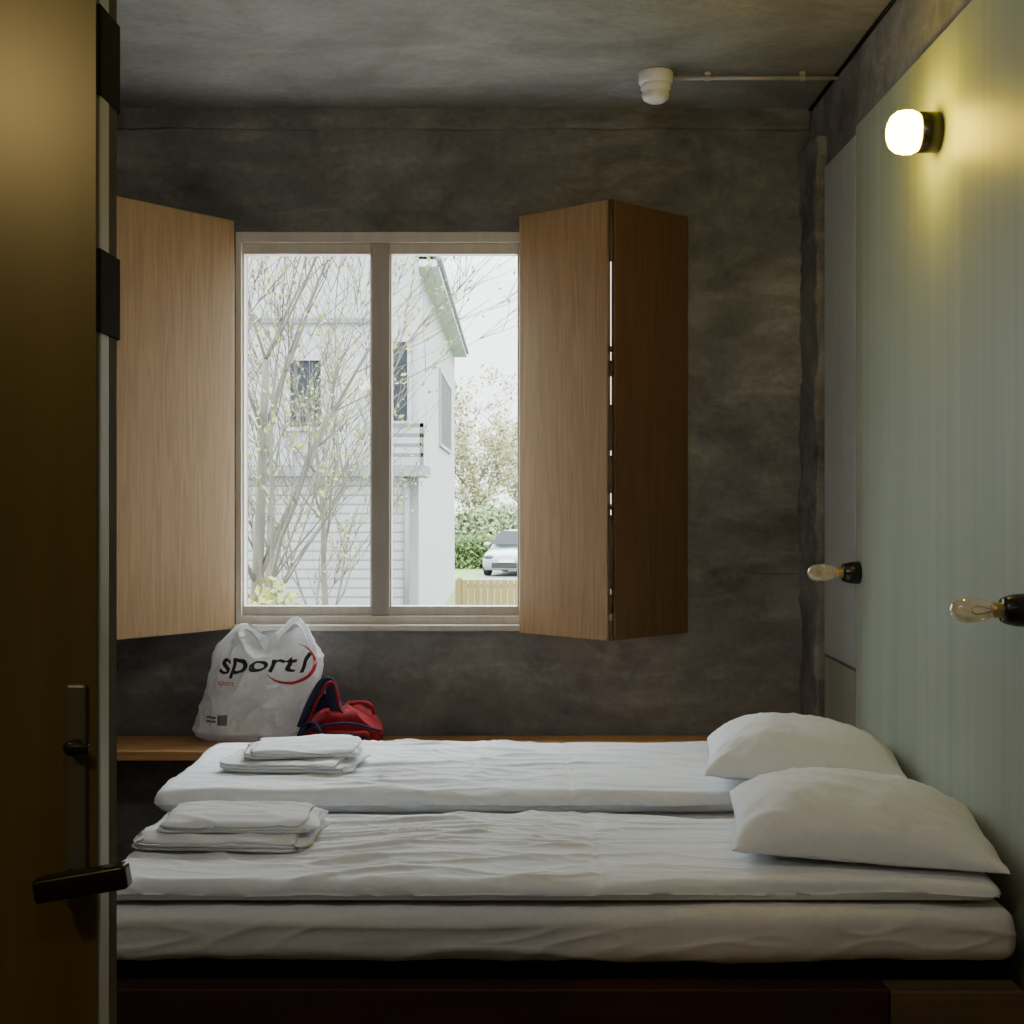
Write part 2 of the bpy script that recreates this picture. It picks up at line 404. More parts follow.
# ------------------------------------------------------------------ door
dx1 = -.4425; dy0, dy1 = 1.5, 1.572
b = nb(); box(b, -1.36, dx1-.002, dy0, dy1, .01, 2.12, bev=.0015)
d = struct('door_1', b, M['door'])
obj('edge_strip', bx(dx1-.003, dx1-.0005, dy0+.040, dy1-.002, .01, 2.12, bev=.001), M['door_edge'], d, smooth=False)
obj('edge_glint', bx(dx1-.003, dx1, dy0+.006, dy0+.038, .01, 2.12, bev=.001), M['edge_light'], d, smooth=False)  # bright strip added as a painted glint
for z0, z1 in ((1.855, 1.952), (1.600, 1.690)):
    b = bx(dx1-.003, dx1+.002, dy0-.001, dy1+.001, z0, z1, bev=.001)
    tube(b, [(dx1-.0025, dy1+.001, z0), (dx1-.0025, dy1+.001, z1)], .0045, 12)
    obj('hinge', b, M['black'], d, smooth=False)
hp = obj('handle_plate', bx(-.4765, -.4545, dy0-.007, dy0+.002, .985, 1.223, bev=.003), M['plate'], d, smooth=False)
b = lathe(nb(), [(.008, 0), (.008, .018), (.006, .02), (0, .02)], (-.4655, dy0-.006, 1.158), (0,-1,0), 20)
box(b, -.470, -.445, dy0-.030, dy0-.023, 1.153, 1.163, bev=.002)
obj('thumb_turn', b, M['blackp'], hp)
b = tube(nb(), [(-.470, dy0-.004, 1.016), (-.470, dy0-.05, 1.016)], .011, 14)
lv = rbox(nb(), -.0485, .0485, -.012, .012, -.0125, .0125, .0045, 10, 3, 3)
join(b, lv, Matrix.Translation((-.4425, dy0-.058, 1.026)) @ Matrix.Rotation(-.17, 4, 'Y'))
obj('lever', b, M['blackp'], d)
# partition the door hangs in
b = nb(); box(b, XL, -1.365, 1.5, 1.62, 0, ZC); box(b, -1.365, XR-.015, 1.5, 1.62, 2.3, ZC)
struct('wall_hall', b, M['plaster'])

# ------------------------------------------------------------------ beds
def ridge(x, y, z): return 1-abs(N3(x, y, z))*2
def rp(x, y, z, e=3): return max(0, ridge(x, y, z))**e
def sheet_disp(seed, amp):
    def f(p, n):
        side = 1-max(0, n.z)
        return n*amp*(N3(p.x*3+seed, p.y*4, p.z*3)+.4*N3(p.x*9, p.y*9+seed, p.z*14)+side*.7*rp(p.x*2.2+p.z*7+seed, p.z*13, p.y*3)+side*.4*rp(p.x*7-p.z*16+seed, p.z*22, p.y*3+4))
    return f
def bed(label, x0, x1, y0, y1, zb, zm0, zm1, seed, front):
    r = thing('bed', ((x0+x1)/2, (y0+y1)/2, 0), label, 'bed', None)
    yy = y0-.03 if front else y0+.02
    xs = .78
    obj('base', bx(x0+.01, xs-.004, yy, y1-.01, 0.0, zb, bev=.004), M['redwood'], r, smooth=False)
    obj('end_panel', bx(xs, x1, yy, y1-.01, 0.0, zb-.004, bev=.004), M['lightwood'], r, smooth=False)
    obj('frame', bx(x0+.02, x1-.005, y0+.035, y1-.02, zb, zm0+.004, bev=.003), M['black'], r, smooth=False)  # black fills the recess under the mattress, standing in for its shadow gap
    obj('mattress', rbox(nb(), x0, x1, y0, y1, zm0, zm1, .034, 200, 26, 12, sheet_disp(seed, .007)), M['linen2'], r)
    return r
bed('nearest white bed with two thick layers, right behind the open door', -.90, 1.055, 2.91, 3.61, .413, .455, .566, 1.3, True)
bed('farther white bed beside the wooden bench under the window', -.955, 1.06, 3.79, 4.56, .413, .455, .566, 5.1, False)

def duvet_disp(seed, x0, x1, y0, y1, z0):
    def f(p, n):
        u = (p.x-x0)/(x1-x0); v = (p.y-y0)/(y1-y0)
        big = .008*N3(p.x*2.2+seed, p.y*3, 1.0)
        warp = .25*N3(p.x*2+seed, p.y*3, 4.0)
        env = .30+.8*math.exp(-((u-.35)/.24)**2)
        wr = rp(p.x*1.8+p.y*2+warp*4+seed, p.y*11+warp*6, 2.0)          # long shallow creases
        wr2 = rp(p.x*3.4-p.y*4+seed, p.y*17+warp*7, 7.0)
        wr3 = rp(p.x*8+p.y*9+seed, p.y*30+warp*10, 12.0, 3)
        top = max(0, n.z)
        side = 1-top
        # wandering outline of the hanging edge
        hor = Vector((n.x, n.y, 0))
        wob = hor*(.018*N3(p.x*2.6+seed, p.y*2.6, 6)+.007*N3(p.x*8+seed, p.y*8, 6))
        if n.z < -.2: return wob*.8
        d = n*(big*top + top*env*(.009*wr+.0065*wr2+.0025*wr3)) + wob
        d += n*side*(.005*rp(p.x*11+p.z*12, p.z*14+seed, 3.0)+.003*N3(p.x*22, p.z*12+seed, 3.0))
        d.z -= top*.004*math.exp(-((u-.56)/.006)**2)
        d.z -= top*.003*math.exp(-((v-.5)/.012)**2)
        edge = max(0, 1-min(v, 1-v)/.16)
        d.z -= edge**2*(.006+.008*N3(p.x*3.5+seed, v*2, 5))
        return d
    return f
def duvet(label, x0, x1, y0, y1, z0, z1, seed):
    o = obj('duvet', rbox(nb(), x0, x1, y0, y1, z0, z1, (z1-z0)*.5, 320, 130, 3, duvet_disp(seed, x0, x1, y0, y1, z0)), M['linen'])
    return tag(o, label, 'duvet', 'white duvets on the beds')
duvet('white duvet spread over the nearest bed, wrinkled beside the towel stack', -.875, 1.02, 2.94, 3.575, .574, .620, 2.7)
duvet('white duvet spread over the farther bed beside the wooden bench', -.965, 1.05, 3.775, 4.555, .574, .634, 8.2)

def pillow(label, c, hw, hd, T, rz, rx, ry, seed):
    b = nb(); n, k = 84, 66; g = {}
    for side in (1, -1):
        for i in range(n+1):
            for j in range(k+1):
                u = -1+2*i/n; v = -1+2*j/k
                u = math.sin(u*math.pi/2); v = math.sin(v*math.pi/2)
                edge = i in (0, n) or j in (0, k)
                if edge and (0, i, j) in g: g[(side, i, j)] = g[(0, i, j)]; continue
                h = T*max(0, (1-abs(u)**2.25))**.57*max(0, (1-abs(v)**2.25))**.57
                h *= 1-.18*u                      # fuller towards the left end, sloping down to the wall
                rc = 1-.026*(u*v)**4
                x = hw*u*(1-.060*(1-v*v)*abs(u))*rc; y = hd*v*(1-.070*(1-u*u)*abs(v))*rc
                rad = math.hypot(u, v)
                k_ = min(1, h/T*1.5)
                wv = .007*N3(x*6+seed, y*6, side*2)+.006*rp(x*6+y*9+seed, y*5-x*4, 3)*k_+.003*rp(x*14-y*6+seed, y*12+x*5, 6)*k_
                # creases running in from the corners
                wv += .009*rp((abs(u)-abs(v))*4+seed, rad*1.5, u*v*2)*k_*max(0, rad-.45)
                cor = .012*N3(u*5+seed, v*5, 3)*max(0, rad-.6)
                z = side*h*(1.0 if side > 0 else .26)+(wv+cor)*(1 if side > 0 else .2)
                vt = b.verts.new((x, y, z))
                g[(side, i, j)] = vt
                if edge: g[(0, i, j)] = vt
        for i in range(n):
            for j in range(k):
                q = [g[(side, i, j)], g[(side, i+1, j)], g[(side, i+1, j+1)], g[(side, i, j+1)]]
                if side < 0: q = q[::-1]
                try: b.faces.new(q)
                except ValueError: pass
    Mx = Matrix.Translation(c) @ Matrix.Rotation(rz, 4, 'Z') @ Matrix.Rotation(ry, 4, 'Y') @ Matrix.Rotation(rx, 4, 'X')
    bmesh.ops.transform(b, matrix=Mx, verts=b.verts[:])
    o = obj('pillow', b, M['linen'])
    return tag(o, label, 'pillow', 'white pillows')
pillow('plump white pillow on the nearest bed against the green wall', (.797, 3.225, .660), .298, .245, .119, -.14, .06, .05, 1.0)
pillow('plump white pillow on the farther bed in the corner', (.820, 3.94, .679), .279, .230, .121, -.15, .06, .05, 4.0)

# ------------------------------------------------------------------ towels
def folded(label, x0, y0, x1, y1, zb, layers, th, seed, rz=0, flip=False, droop=.012):
    """a cloth folded into layers: serpentine profile in X-Z swept along Y"""
    L = x1-x0; W = y1-y0; cl = []
    step = th*1.12
    for k in range(layers):
        z = th*.5+k*step
        xs = [i/30 for i in range(31)]
        if k % 2: xs = xs[::-1]
        short = .018*((k*7) % 3)
        for s in xs:
            cl.append((step/2+short*.5+(L-step-short)*s, z))
        if k < layers-1:
            sx = 1 if k % 2 == 0 else -1
            cx = cl[-1][0]
            for a in (-65, -40, -15, 15, 40, 65):
                cl.append((cx+sx*step*.85*math.cos(math.radians(a)), z+step/2+step/2*math.sin(math.radians(a))))
    n = len(cl); up, dn = [], []
    for i, (x, z) in enumerate(cl):
        a = cl[max(0, i-1)]; c = cl[min(n-1, i+1)]
        tx, tz = c[0]-a[0], c[1]-a[1]; l = math.hypot(tx, tz) or 1
        nx, nz = -tz/l, tx/l
        e = min(i, n-1-i); h = th*.5*(1 if e > 1 else (.85 if e == 1 else .55))
        up.append((x+nx*h, z+nz*h)); dn.append((x-nx*h, z-nz*h))
    ring = up + dn[::-1]
    b = nb(); rows = []
    ny = 40; H = layers*step
    for j in range(ny+1):
        v = .5-.5*math.cos(math.pi*j/ny); row = []
        for (x, z) in ring:
            f = z/H
            q = x/L
            cnr = max(0, abs(2*q-1)-.80)/.20*max(0, abs(2*v-1)-.80)/.20     # soft corners
            xx = x+.016*N3(seed+f*3, v*2.2, 0)+(v-.5)*.03*N3(seed, f*4, 2)-(2*q-1)*.012*cnr
            yy = y0+W*v+.016*N3(x*4, seed+f*9, 3)*(2*v-1)*1.2-(2*v-1)*.012*cnr
            ed = max(0, 1-min(q, 1-q)/.10)**2 + max(0, 1-min(v, 1-v)/.10)**2
            zz = z-droop*f*min(1.3, ed)
            zz += (.008*N3(x*4+seed, v*2, 2)+.002*N3(x*16+seed, v*8, 5)+.005*rp(x*7+v*3+seed, v*4, 4))*f
            if flip: xx = L-xx
            row.append(b.verts.new((x0+xx, yy, zb+zz)))
        rows.append(row)
    m_ = len(ring)
    for a, c in zip(rows, rows[1:]):
        for k in range(m_): b.faces.new((a[k], a[(k+1) % m_], c[(k+1) % m_], c[k]))
    for row in (rows[0], rows[-1]):
        for i in range(n-1):
            b.faces.new((row[i], row[i+1], row[m_-2-i], row[m_-1-i]))
    if rz:
        cpt = Vector(((x0+x1)/2, (y0+y1)/2, 0))
        bmesh.ops.transform(b, matrix=Matrix.Translation(cpt) @ Matrix.Rotation(rz, 4, 'Z') @ Matrix.Translation(-cpt), verts=b.verts[:])
    o = obj('towel', b, M['terry'])
    return tag(o, label, 'towel', 'folded white towels')
folded('wide folded white bath towel at the bottom of the stack on the nearest bed', -.855, 3.15, -.462, 3.44, .630, 3, .0078, 1.0, -.07, False, .004)
folded('smaller folded white towel on top of the stack on the nearest bed', -.815, 3.19, -.458, 3.43, .660, 3, .0075, 4.0, -.01, False, .008)
folded('wide folded white bath towel at the bottom of the stack on the farther bed', -.83, 3.98, -.45, 4.28, .645, 3, .0078, 7.0, -.14, False, .004)
folded('smaller folded white towel on top of the stack on the farther bed', -.78, 4.03, -.455, 4.28, .675, 3, .0075, 9.0, .10, True, .008)

# ------------------------------------------------------------------ bench
BZ = .552
r = thing('bench', (-.4, 5.0, 0), 'long oak bench along the back wall under the window', 'bench')
obj('bench_top', bx(XL+.01, XR-.05, 4.83, YB-.025, BZ-.032, BZ, bev=.003), M['bench'], r, smooth=False)
for x in (-1.8, -.4, 1.0): obj('support', bx(x-.02, x+.02, 4.87, YB-.03, 0, BZ-.032, bev=.002), M['black'], r, smooth=False)

# ------------------------------------------------------------------ plastic bag
BY = 5.05; S = F/(BY-.06)
def PX(px, py): return ((px-512)/S, HC-(py-500)/S)
rows_px = [(743,203,288),(739,193,296),(731,190,300),(715,197,303),(700,202,308),(685,206,314),(668,210,319),(655,211,319),(645,217,317),(638,225,312),(632,232,308),(628,238,304)]
def interp(y):
    for a, c in zip(rows_px, rows_px[1:]):
        if c[0] <= y <= a[0]:
            t = (a[0]-y)/(a[0]-c[0]); return a[1]+(c[1]-a[1])*t, a[2]+(c[2]-a[2])*t
    return rows_px[-1][1:]
r = thing('plastic_bag', ((250-512)/S, BY, BZ+.001), 'crumpled white plastic carrier bag with black lettering on the bench', 'plastic bag')
b = nb(); rings = []; NR, NA = 100, 190
for i in range(NR+1):
    t = i/NR; py = 743-(743-628)*t
    l, rt = interp(py); cx = (l+rt)/2; hw = (rt-l)/2/S
    dep = .085*min(1, (t*8+.35))*(1-t**2.2)**.8+.008
    ring = []
    for k in range(NA):
        a = 2*math.pi*k/NA
        ca, sa = math.cos(a), math.sin(a)
        x = hw*math.copysign(abs(ca)**.8, ca); y = dep*math.copysign(abs(sa)**.8, sa)
        z = HC-(py-500)/S
        X0 = (cx-512)/S+x
        if t > .7:
            q = (X0*S+512)
            ear = 3*math.exp(-((q-240)/12)**2)+10*math.exp(-((q-293)/9)**2)-10*math.exp(-((q-266)/11)**2)-10*math.exp(-((q-316)/8)**2)
            z += ear/S*((t-.7)/.3)
        nrm = Vector((ca, sa, 0))
        w_ = min(1, t*6)
        # broad soft folds fanning down from the gathered top, a few sharper creases
        cr = .024*N3(X0*8, z*6, sa*1.2+3)+.040*(rp(X0*7+z*3, z*3.5-X0*3, sa+1, 2)-.4)+.016*(rp(X0*12-z*7, z*9+X0*6, sa*2+5, 3)-.3)+.004*(rp(X0*26+z*10, z*22-X0*8, sa*2+5, 2)-.4)
        x2 = X0+nrm.x*cr*w_*.34; y2 = BY+y+nrm.y*cr*w_*(1-t*.3)
        y2 = min(y2, YB-.035)
        ring.append(b.verts.new((x2, y2, max(BZ+.001, z+.006*N3(X0*20, z*20, sa)*w_))))
    rings.append(ring)
for a, c in zip(rings, rings[1:]):
    for k in range(NA): b.faces.new((a[k], a[(k+1) % NA], c[(k+1) % NA], c[k]))
b.faces.new(rings[0][::-1]); b.faces.new(rings[-1])
bmesh.ops.recalc_face_normals(b, faces=b.faces[:])
bvh = BVHTree.FromBMesh(b)
body = obj('bag_body', b, M['film'], r)
# carrier handles
for (pa, pb, pc, pd, dy) in (((230,645),(238,634),(250,634),(260,649),-.012), ((276,648),(288,632),(298,627),(309,650),-.02)):
    P = smoothpts([(PX(*q)[0], BY+dy+.012*math.sin(i*1.7), PX(*q)[1]) for i, q in enumerate((pa, pb, pc, pd))], 6)
    obj('bag_handle', tube(nb(), P, .013, 8, flat=.25), M['film'], r)
def on_bag(b, off=.0025):
    for v in b.verts:
        h = bvh.ray_cast(Vector((v.co.x, 4.0, v.co.z)), Vector((0,1,0)))
        v.co.y = (h[0].y if h[0] is not None else BY)-off
def textmesh(s, size, x, z, rot, shear=.25, bold=.0, sxx=1.0):
    cu = bpy.data.curves.new('t', 'FONT'); cu.body = s; cu.size = size; cu.shear = shear; cu.offset = bold; cu.resolution_u = 4
    o = bpy.data.objects.new('t', cu); C.objects.link(o)
    dg = bpy.context.evaluated_depsgraph_get(); me = bpy.data.meshes.new_from_object(o.evaluated_get(dg))
    bpy.data.objects.remove(o); b = nb(); b.from_mesh(me); bpy.data.meshes.remove(me)
    bmesh.ops.triangulate(b, faces=b.faces[:])
    for _ in range(3):
        es = [e for e in b.edges if e.calc_length() > .005]
        if es: bmesh.ops.subdivide_edges(b, edges=es, cuts=1); bmesh.ops.triangulate(b, faces=b.faces[:])
    bmesh.ops.transform(b, matrix=Matrix.Translation((x, 0, z)) @ Matrix.Rotation(rot, 4, 'Y') @ Matrix.Rotation(math.pi/2, 4, 'X') @ Matrix.Diagonal((sxx,1,1,1)), verts=b.verts[:])
    return b
x, z = PX(214, 672)
b = textmesh('sport1', .094, x, z, .0, .3, .0012, 1.38)
for v in b.verts: v.co.z += .022*N3(v.co.x*12, v.co.z*9, 3.0)+.005*N3(v.co.x*40, v.co.z*30, 1); v.co.x += .014*N3(v.co.x*12, v.co.z*24, 8.0)
on_bag(b, .002); obj('lettering', b, M['ink'], r, smooth=False, recalc=False)
x, z = PX(217, 685)
b = textmesh('sport', .028, x, z, .06, .1); on_bag(b); obj('lettering', b, M['redink'], r, smooth=False, recalc=False)
# red swoosh round the end of the word
b = nb(); prev = None
for i in range(61):
    a = math.radians(-150+i*225/60); q0 = (290+26*math.cos(a), 664-20*math.sin(a))
    wd = 3.0*math.sin(math.pi*min(1, i/60*.97+.03))+.3
    q1 = (290+(26-wd)*math.cos(a), 664-(20-wd)*math.sin(a))
    c0 = b.verts.new((PX(*q0)[0], 0, PX(*q0)[1])); c1 = b.verts.new((PX(*q1)[0], 0, PX(*q1)[1]))
    if prev: b.faces.new((prev[0], c0, c1, prev[1]))
    prev = (c0, c1)
on_bag(b, .003); obj('printed_swoosh', b, M['redink'], r, smooth=False, recalc=False)
b = nb()
for (x0, x1, y0, y1) in ((219,229,714,724),(206,217,716,718),(206,217,720,722)):
    n = 6; vv = [[b.verts.new((PX(x0+(x1-x0)*i/n, 0)[0], 0, PX(0, y0+(y1-y0)*j/n)[1])) for j in range(n+1)] for i in range(n+1)]
    for i in range(n):
        for j in range(n): b.faces.new((vv[i][j], vv[i+1][j], vv[i+1][j+1], vv[i][j+1]))
on_bag(b); obj('printed_mark', b, M['greyink'], r, smooth=False, recalc=False)

# ------------------------------------------------------------------ red backpack (slumped flat)
BB = BZ+.002
r = thing('backpack', (-.60, 4.96, BB), 'small slumped red bag with navy straps lying beside the white carrier bag', 'bag')
def dsp3(p, n): return n*(.020*N3(p.x*8, p.y*8, p.z*8+2)+.013*(rp(p.x*9, p.y*12, p.z*13, 2)-.4))
def dome(x0, x1, h0, h1):
    def f(p, n):
        t = (p.x-x0)/(x1-x0); k = h0+(h1-h0)*math.sin(math.pi*min(1, max(0, t*.8+.12)))
        up = min(1, max(0, p.z-BB)*20)
        return Vector((0, 0, (p.z-BB)*(k-1)))+dsp3(p, n)*up
    return f
obj('pack_body', rbox(nb(), -.735, -.468, 4.87, 5.10, BB, BB+.135, .05, 34, 20, 8, dome(-.735, -.468, .45, .98)), M['red'], r)
obj('front_pocket', rbox(nb(), -.70, -.49, 4.845, 4.91, BB, BB+.070, .03, 24, 8, 6, lambda p, n: dsp3(p, n)*min(1, max(0, p.z-BB)*20)*.6), M['red'], r)
z_ = smoothpts([(-.715, 4.862, BB+.062), (-.65, 4.85, BB+.085), (-.56, 4.848, BB+.092), (-.485, 4.862, BB+.072), (-.462, 4.92, BB+.055)], 6)
obj('zip', tube(nb(), z_, .0045, 8), M['navy'], r)
z_ = smoothpts([(-.695, 4.841, BB+.05), (-.60, 4.834, BB+.056), (-.50, 4.845, BB+.046)], 6)
obj('zip', tube(nb(), z_, .004, 8), M['navy'], r)
b = rbox(nb(), -.065, .065, -.018, .018, 0, .17, .018, 14, 3, 14, lambda p, n: n*.010*N3(p.x*12, p.y*12, p.z*12))
bmesh.ops.transform(b, matrix=Matrix.Translation((-.705, 4.97, BB+.012)) @ Matrix.Rotation(.5, 4, 'Y') @ Matrix.Rotation(-.2, 4, 'X'), verts=b.verts[:])
obj('back_panel', b, M['navy'], r)
P = smoothpts([(-.735, 4.90, BB+.07), (-.70, 4.90, BB+.155), (-.668, 4.92, BB+.215), (-.645, 4.93, BB+.222), (-.632, 4.93, BB+.19), (-.62, 4.92, BB+.14), (-.60, 4.90, BB+.108)], 6)
obj('shoulder_strap', tube(nb(), P, .024, 10, flat=.35), M['navy'], r)
P2 = [p+Vector((.016, -.014, .002)) for p in P]
obj('strap_piping', tube(nb(), P2, .006, 8), M['red'], r)
P = smoothpts([(-.745, 4.88, BB+.025), (-.72, 4.855, BB+.075), (-.69, 4.845, BB+.095), (-.665, 4.842, BB+.07), (-.65, 4.838, BB+.03)], 6)
obj('shoulder_strap', tube(nb(), P, .017, 10, flat=.4), M['navy'], r)
P = smoothpts([(-.60, 4.98, BB+.125), (-.57, 4.975, BB+.142), (-.53, 4.975, BB+.147), (-.50, 4.975, BB+.135), (-.49, 4.98, BB+.105)], 5)
obj('grab_handle', tube(nb(), P, .009, 8, flat=.6), M['red'], r)

# ------------------------------------------------------------------ wall lamps
XP = XR-.015
r = thing('wall_lamp', (XP, 3.58, 2.36), 'lit wall lamp with round opal glass high on the green wall', 'wall lamp')
obj('lamp_base', lathe(nb(), [(.050, 0), (.052, .004), (.052, .050), (.048, .054), (0, .054)], (XP, 3.58, 2.36), (-1,0,0), 40), M['blackp'], r)
obj('lamp_glass', lathe(nb(), [(.038, .046), (.048, .054), (.055, .068), (.056, .086), (.052, .106), (.041, .120), (.024, .128), (0, .131)], (XP, 3.58, 2.36), (-1,0,0), 40), M['glow'], r)
def socket(loc, label):
    r = thing('socket_lamp', loc, label, 'wall lamp', 'unlit bare bulb lamps on the green wall')
    obj('lamp_base', lathe(nb(), [(.034, 0), (.036, .004), (.034, .028), (.029, .048), (.026, .054), (0, .054)], loc, (-1,0,0), 32), M['blackp'], r)
    obj('bulb_cap', lathe(nb(), [(.0165, .050), (.017, .056), (.0155, .059), (.017, .062), (.0155, .065), (.017, .068), (.0155, .074), (0, .074)], loc, (-1,0,0), 28), M['brass'], r)
    bl = obj('bulb', lathe(nb(), [(.0145, .072), (.018, .080), (.0235, .096), (.0265, .114), (.0265, .132), (.0225, .149), (.013, .161), (0, .165)], loc, (-1,0,0), 32), M['bulb'], r)
    L = Vector(loc)
    P = [L+Vector(q) for q in ((-.073,0,0), (-.105,0,.010), (-.118,.006,.004), (-.118,-.006,-.004), (-.105,0,-.010), (-.074,0,-.002))]
    obj('filament', tube(nb(), P, .0014, 6), M['brass'], r)
    return r
s1 = socket((XP, 4.39, 1.192), 'unlit bulb on a black wall socket nearer the window corner')
def copy_thing(root, loc, label):
    n = root.copy(); C.objects.link(n); n.location = loc; n['label'] = label
    for ch in list(root.children):
        c = ch.copy(); C.objects.link(c); c.parent = n
    return n
copy_thing(s1, (XP, 2.96, 1.187), 'unlit bulb on a black wall socket above the nearest pillow, at the right edge')

# ------------------------------------------------------------------ smoke detector and pipe
sx, sy = .486, 4.73
r = thing('smoke_detector', (sx, sy, ZC), 'white round smoke detector on the concrete ceiling above the right shutter', 'smoke detector')
obj('mounting_base', lathe(nb(), [(.056, 0), (.058, .004), (.058, .036), (.054, .042), (0, .042)], (sx, sy, ZC), (0,0,-1), 40), M['white_plastic'], r)
obj('sensor_head', lathe(nb(), [(.050, .040), (.051, .058), (.045, .064), (.045, .072), (.048, .076), (.042, .092), (.026, .102), (0, .104)], (sx, sy, ZC), (0,0,-1), 40), M['white_plastic'], r)
r = thing('conduit_pipe', (.8, sy, ZC), 'thin grey pipe on the ceiling between smoke detector and right wall', 'pipe')
obj('pipe', tube(nb(), [(sx+.056, sy, ZC-.020), (XR-.002, sy, ZC-.020)], .007, 12), M['pipe'], r)
for x in (.66, .98):
    b = bx(x-.010, x+.010, sy-.012, sy+.012, ZC-.012, ZC, bev=.002); lathe(b, [(.010, -.008), (.010, .008)], (x, sy, ZC-.020), (1,0,0), 16)
    obj('clip', b, M['pipe'], r, smooth=False)
tag(obj('conduit_pipe', tube(nb(), [(XR-.007, 1.63, ZC-.008), (XR-.007, YB-.03, ZC-.008)], .006, 12), M['black']), 'dark pipe running in the corner between ceiling and right wall', 'pipe')

# ------------------------------------------------------------------ outdoors
GZ = -1.06
b = bx(-60, 60, 5.6, 20, GZ-.3, GZ); tag(obj('floor_yard', b, M['bounce_ground'], smooth=False, origin=(0,0,0)), kind='structure')  # unseen pale ground, added to keep green bounce off the ceiling
b = bx(-60, 60, 20, 43.6, GZ-.3, GZ-.002); box(b, -60, 60, 49.6, 130, GZ-.3, GZ-.002); box(b, -60, -1.05, 43.6, 49.6, GZ-.3, GZ-.002)
tag(obj('floor_lawn', b, M['lawn'], smooth=False, origin=(0,0,0)), kind='structure')
b = bx(-1.05, 60, 43.6, 49.6, GZ-.3, GZ-.005); tag(obj('floor_street', b, M['asphalt'], smooth=False, origin=(0,0,0)), kind='structure')
# white house
hr = thing('house', (-5.3, 30, GZ), 'white two storey house with grey roof outside the window', 'house')
def prism(b, pts, y0, y1):
    A = [b.verts.new((x, y0, z)) for x, z in pts]; B = [b.verts.new((x, y1, z)) for x, z in pts]
    n = len(pts); b.faces.new(A); b.faces.new(B[::-1])
    for i in range(n): b.faces.new((A[i], B[i], B[(i+1) % n], A[(i+1) % n]))
    return b
obj('wall', prism(nb(), [(-9,GZ),(-1.6,GZ),(-1.6,5.70),(-5.3,9.2),(-9,5.70)], 24, 39), M['house'], hr, smooth=False)
obj('roof', prism(nb(), [(-1.28,5.56),(-1.28,5.62),(-5.3,9.42),(-9.34,5.62),(-9.34,5.56),(-5.3,9.3)], 23.96, 39.3), M['roof'], hr, smooth=False)
obj('eave', bx(-1.60, -1.27, 23.97, 39.3, 5.42, 5.54), M['eave'], hr, smooth=False)
obj('gutter', tube(nb(), [(-1.26, 23.96, 5.55), (-1.26, 39.3, 5.55)], .055, 8), M['roof'], hr)
def hwin(x0, x1, z0, z1, y=24, axis_='y'):
    t = .07
    if axis_ == 'y':
        b = nb()
        for q in ((x0,x0+t,z0,z1),(x1-t,x1,z0,z1),(x0+t,x1-t,z0,z0+t),(x0+t,x1-t,z1-t,z1)): box(b, q[0], q[1], y-.06, y+.02, q[2], q[3])
        f = obj('window', b, M['house'], hr, smooth=False); obj('pane', bx(x0+t, x1-t, y-.02, y+.01, z0+t, z1-t), M['hglass'], f, smooth=False)
    else:
        b = nb()
        for q in ((x0,x0+t*2,z0,z1),(x1-t*2,x1,z0,z1),(x0+t,x1-t,z0,z0+t),(x0+t,x1-t,z1-t,z1)): box(b, y-.02, y+.05, q[0], q[1], q[2], q[3])
        f = obj('window', b, M['house'], hr, smooth=False); obj('pane', bx(y-.01, y+.03, x0+t*2, x1-t*2, z0+t, z1-t), M['hglass'], f, smooth=False)
hwin(-3.87, -3.20, 2.6, 3.88); hwin(-2.1, -1.72, 2.7, 4.2); hwin(-6.4, -5.4, 2.6, 3.9)
hwin(30.5, 36, 2.6, 4.3, -1.6, 'x')
obj('porch', bx(-6.5, -1.75, 22.6, 24.02, GZ, 1.80), M['siding'], hr, smooth=False)
obj('balcony_slab', bx(-6.6, -1.4, 22.4, 24.02, 1.80, 1.98), M['roof'], hr, smooth=False)
b = nb()
for z in (2.14, 2.3, 2.46, 2.62): box(b, -2.1, -1.42, 22.45, 22.52, z-.03, z+.03)
for x in (-2.08, -1.45): box(b, x-.03, x+.03, 22.45, 22.52, 1.98, 2.66)
obj('railing', b, M['rail'], hr, smooth=False)
obj('downpipe', tube(nb(), [(-1.70, 23.95, 1.8), (-1.70, 22.55, 1.75), (-1.70, 22.53, GZ)], .05, 8), M['roof'], hr)
obj('wall_band', bx(-9.02, -2.3, 23.93, 24.02, 4.45, 4.53), M['roof'], hr, smooth=False)

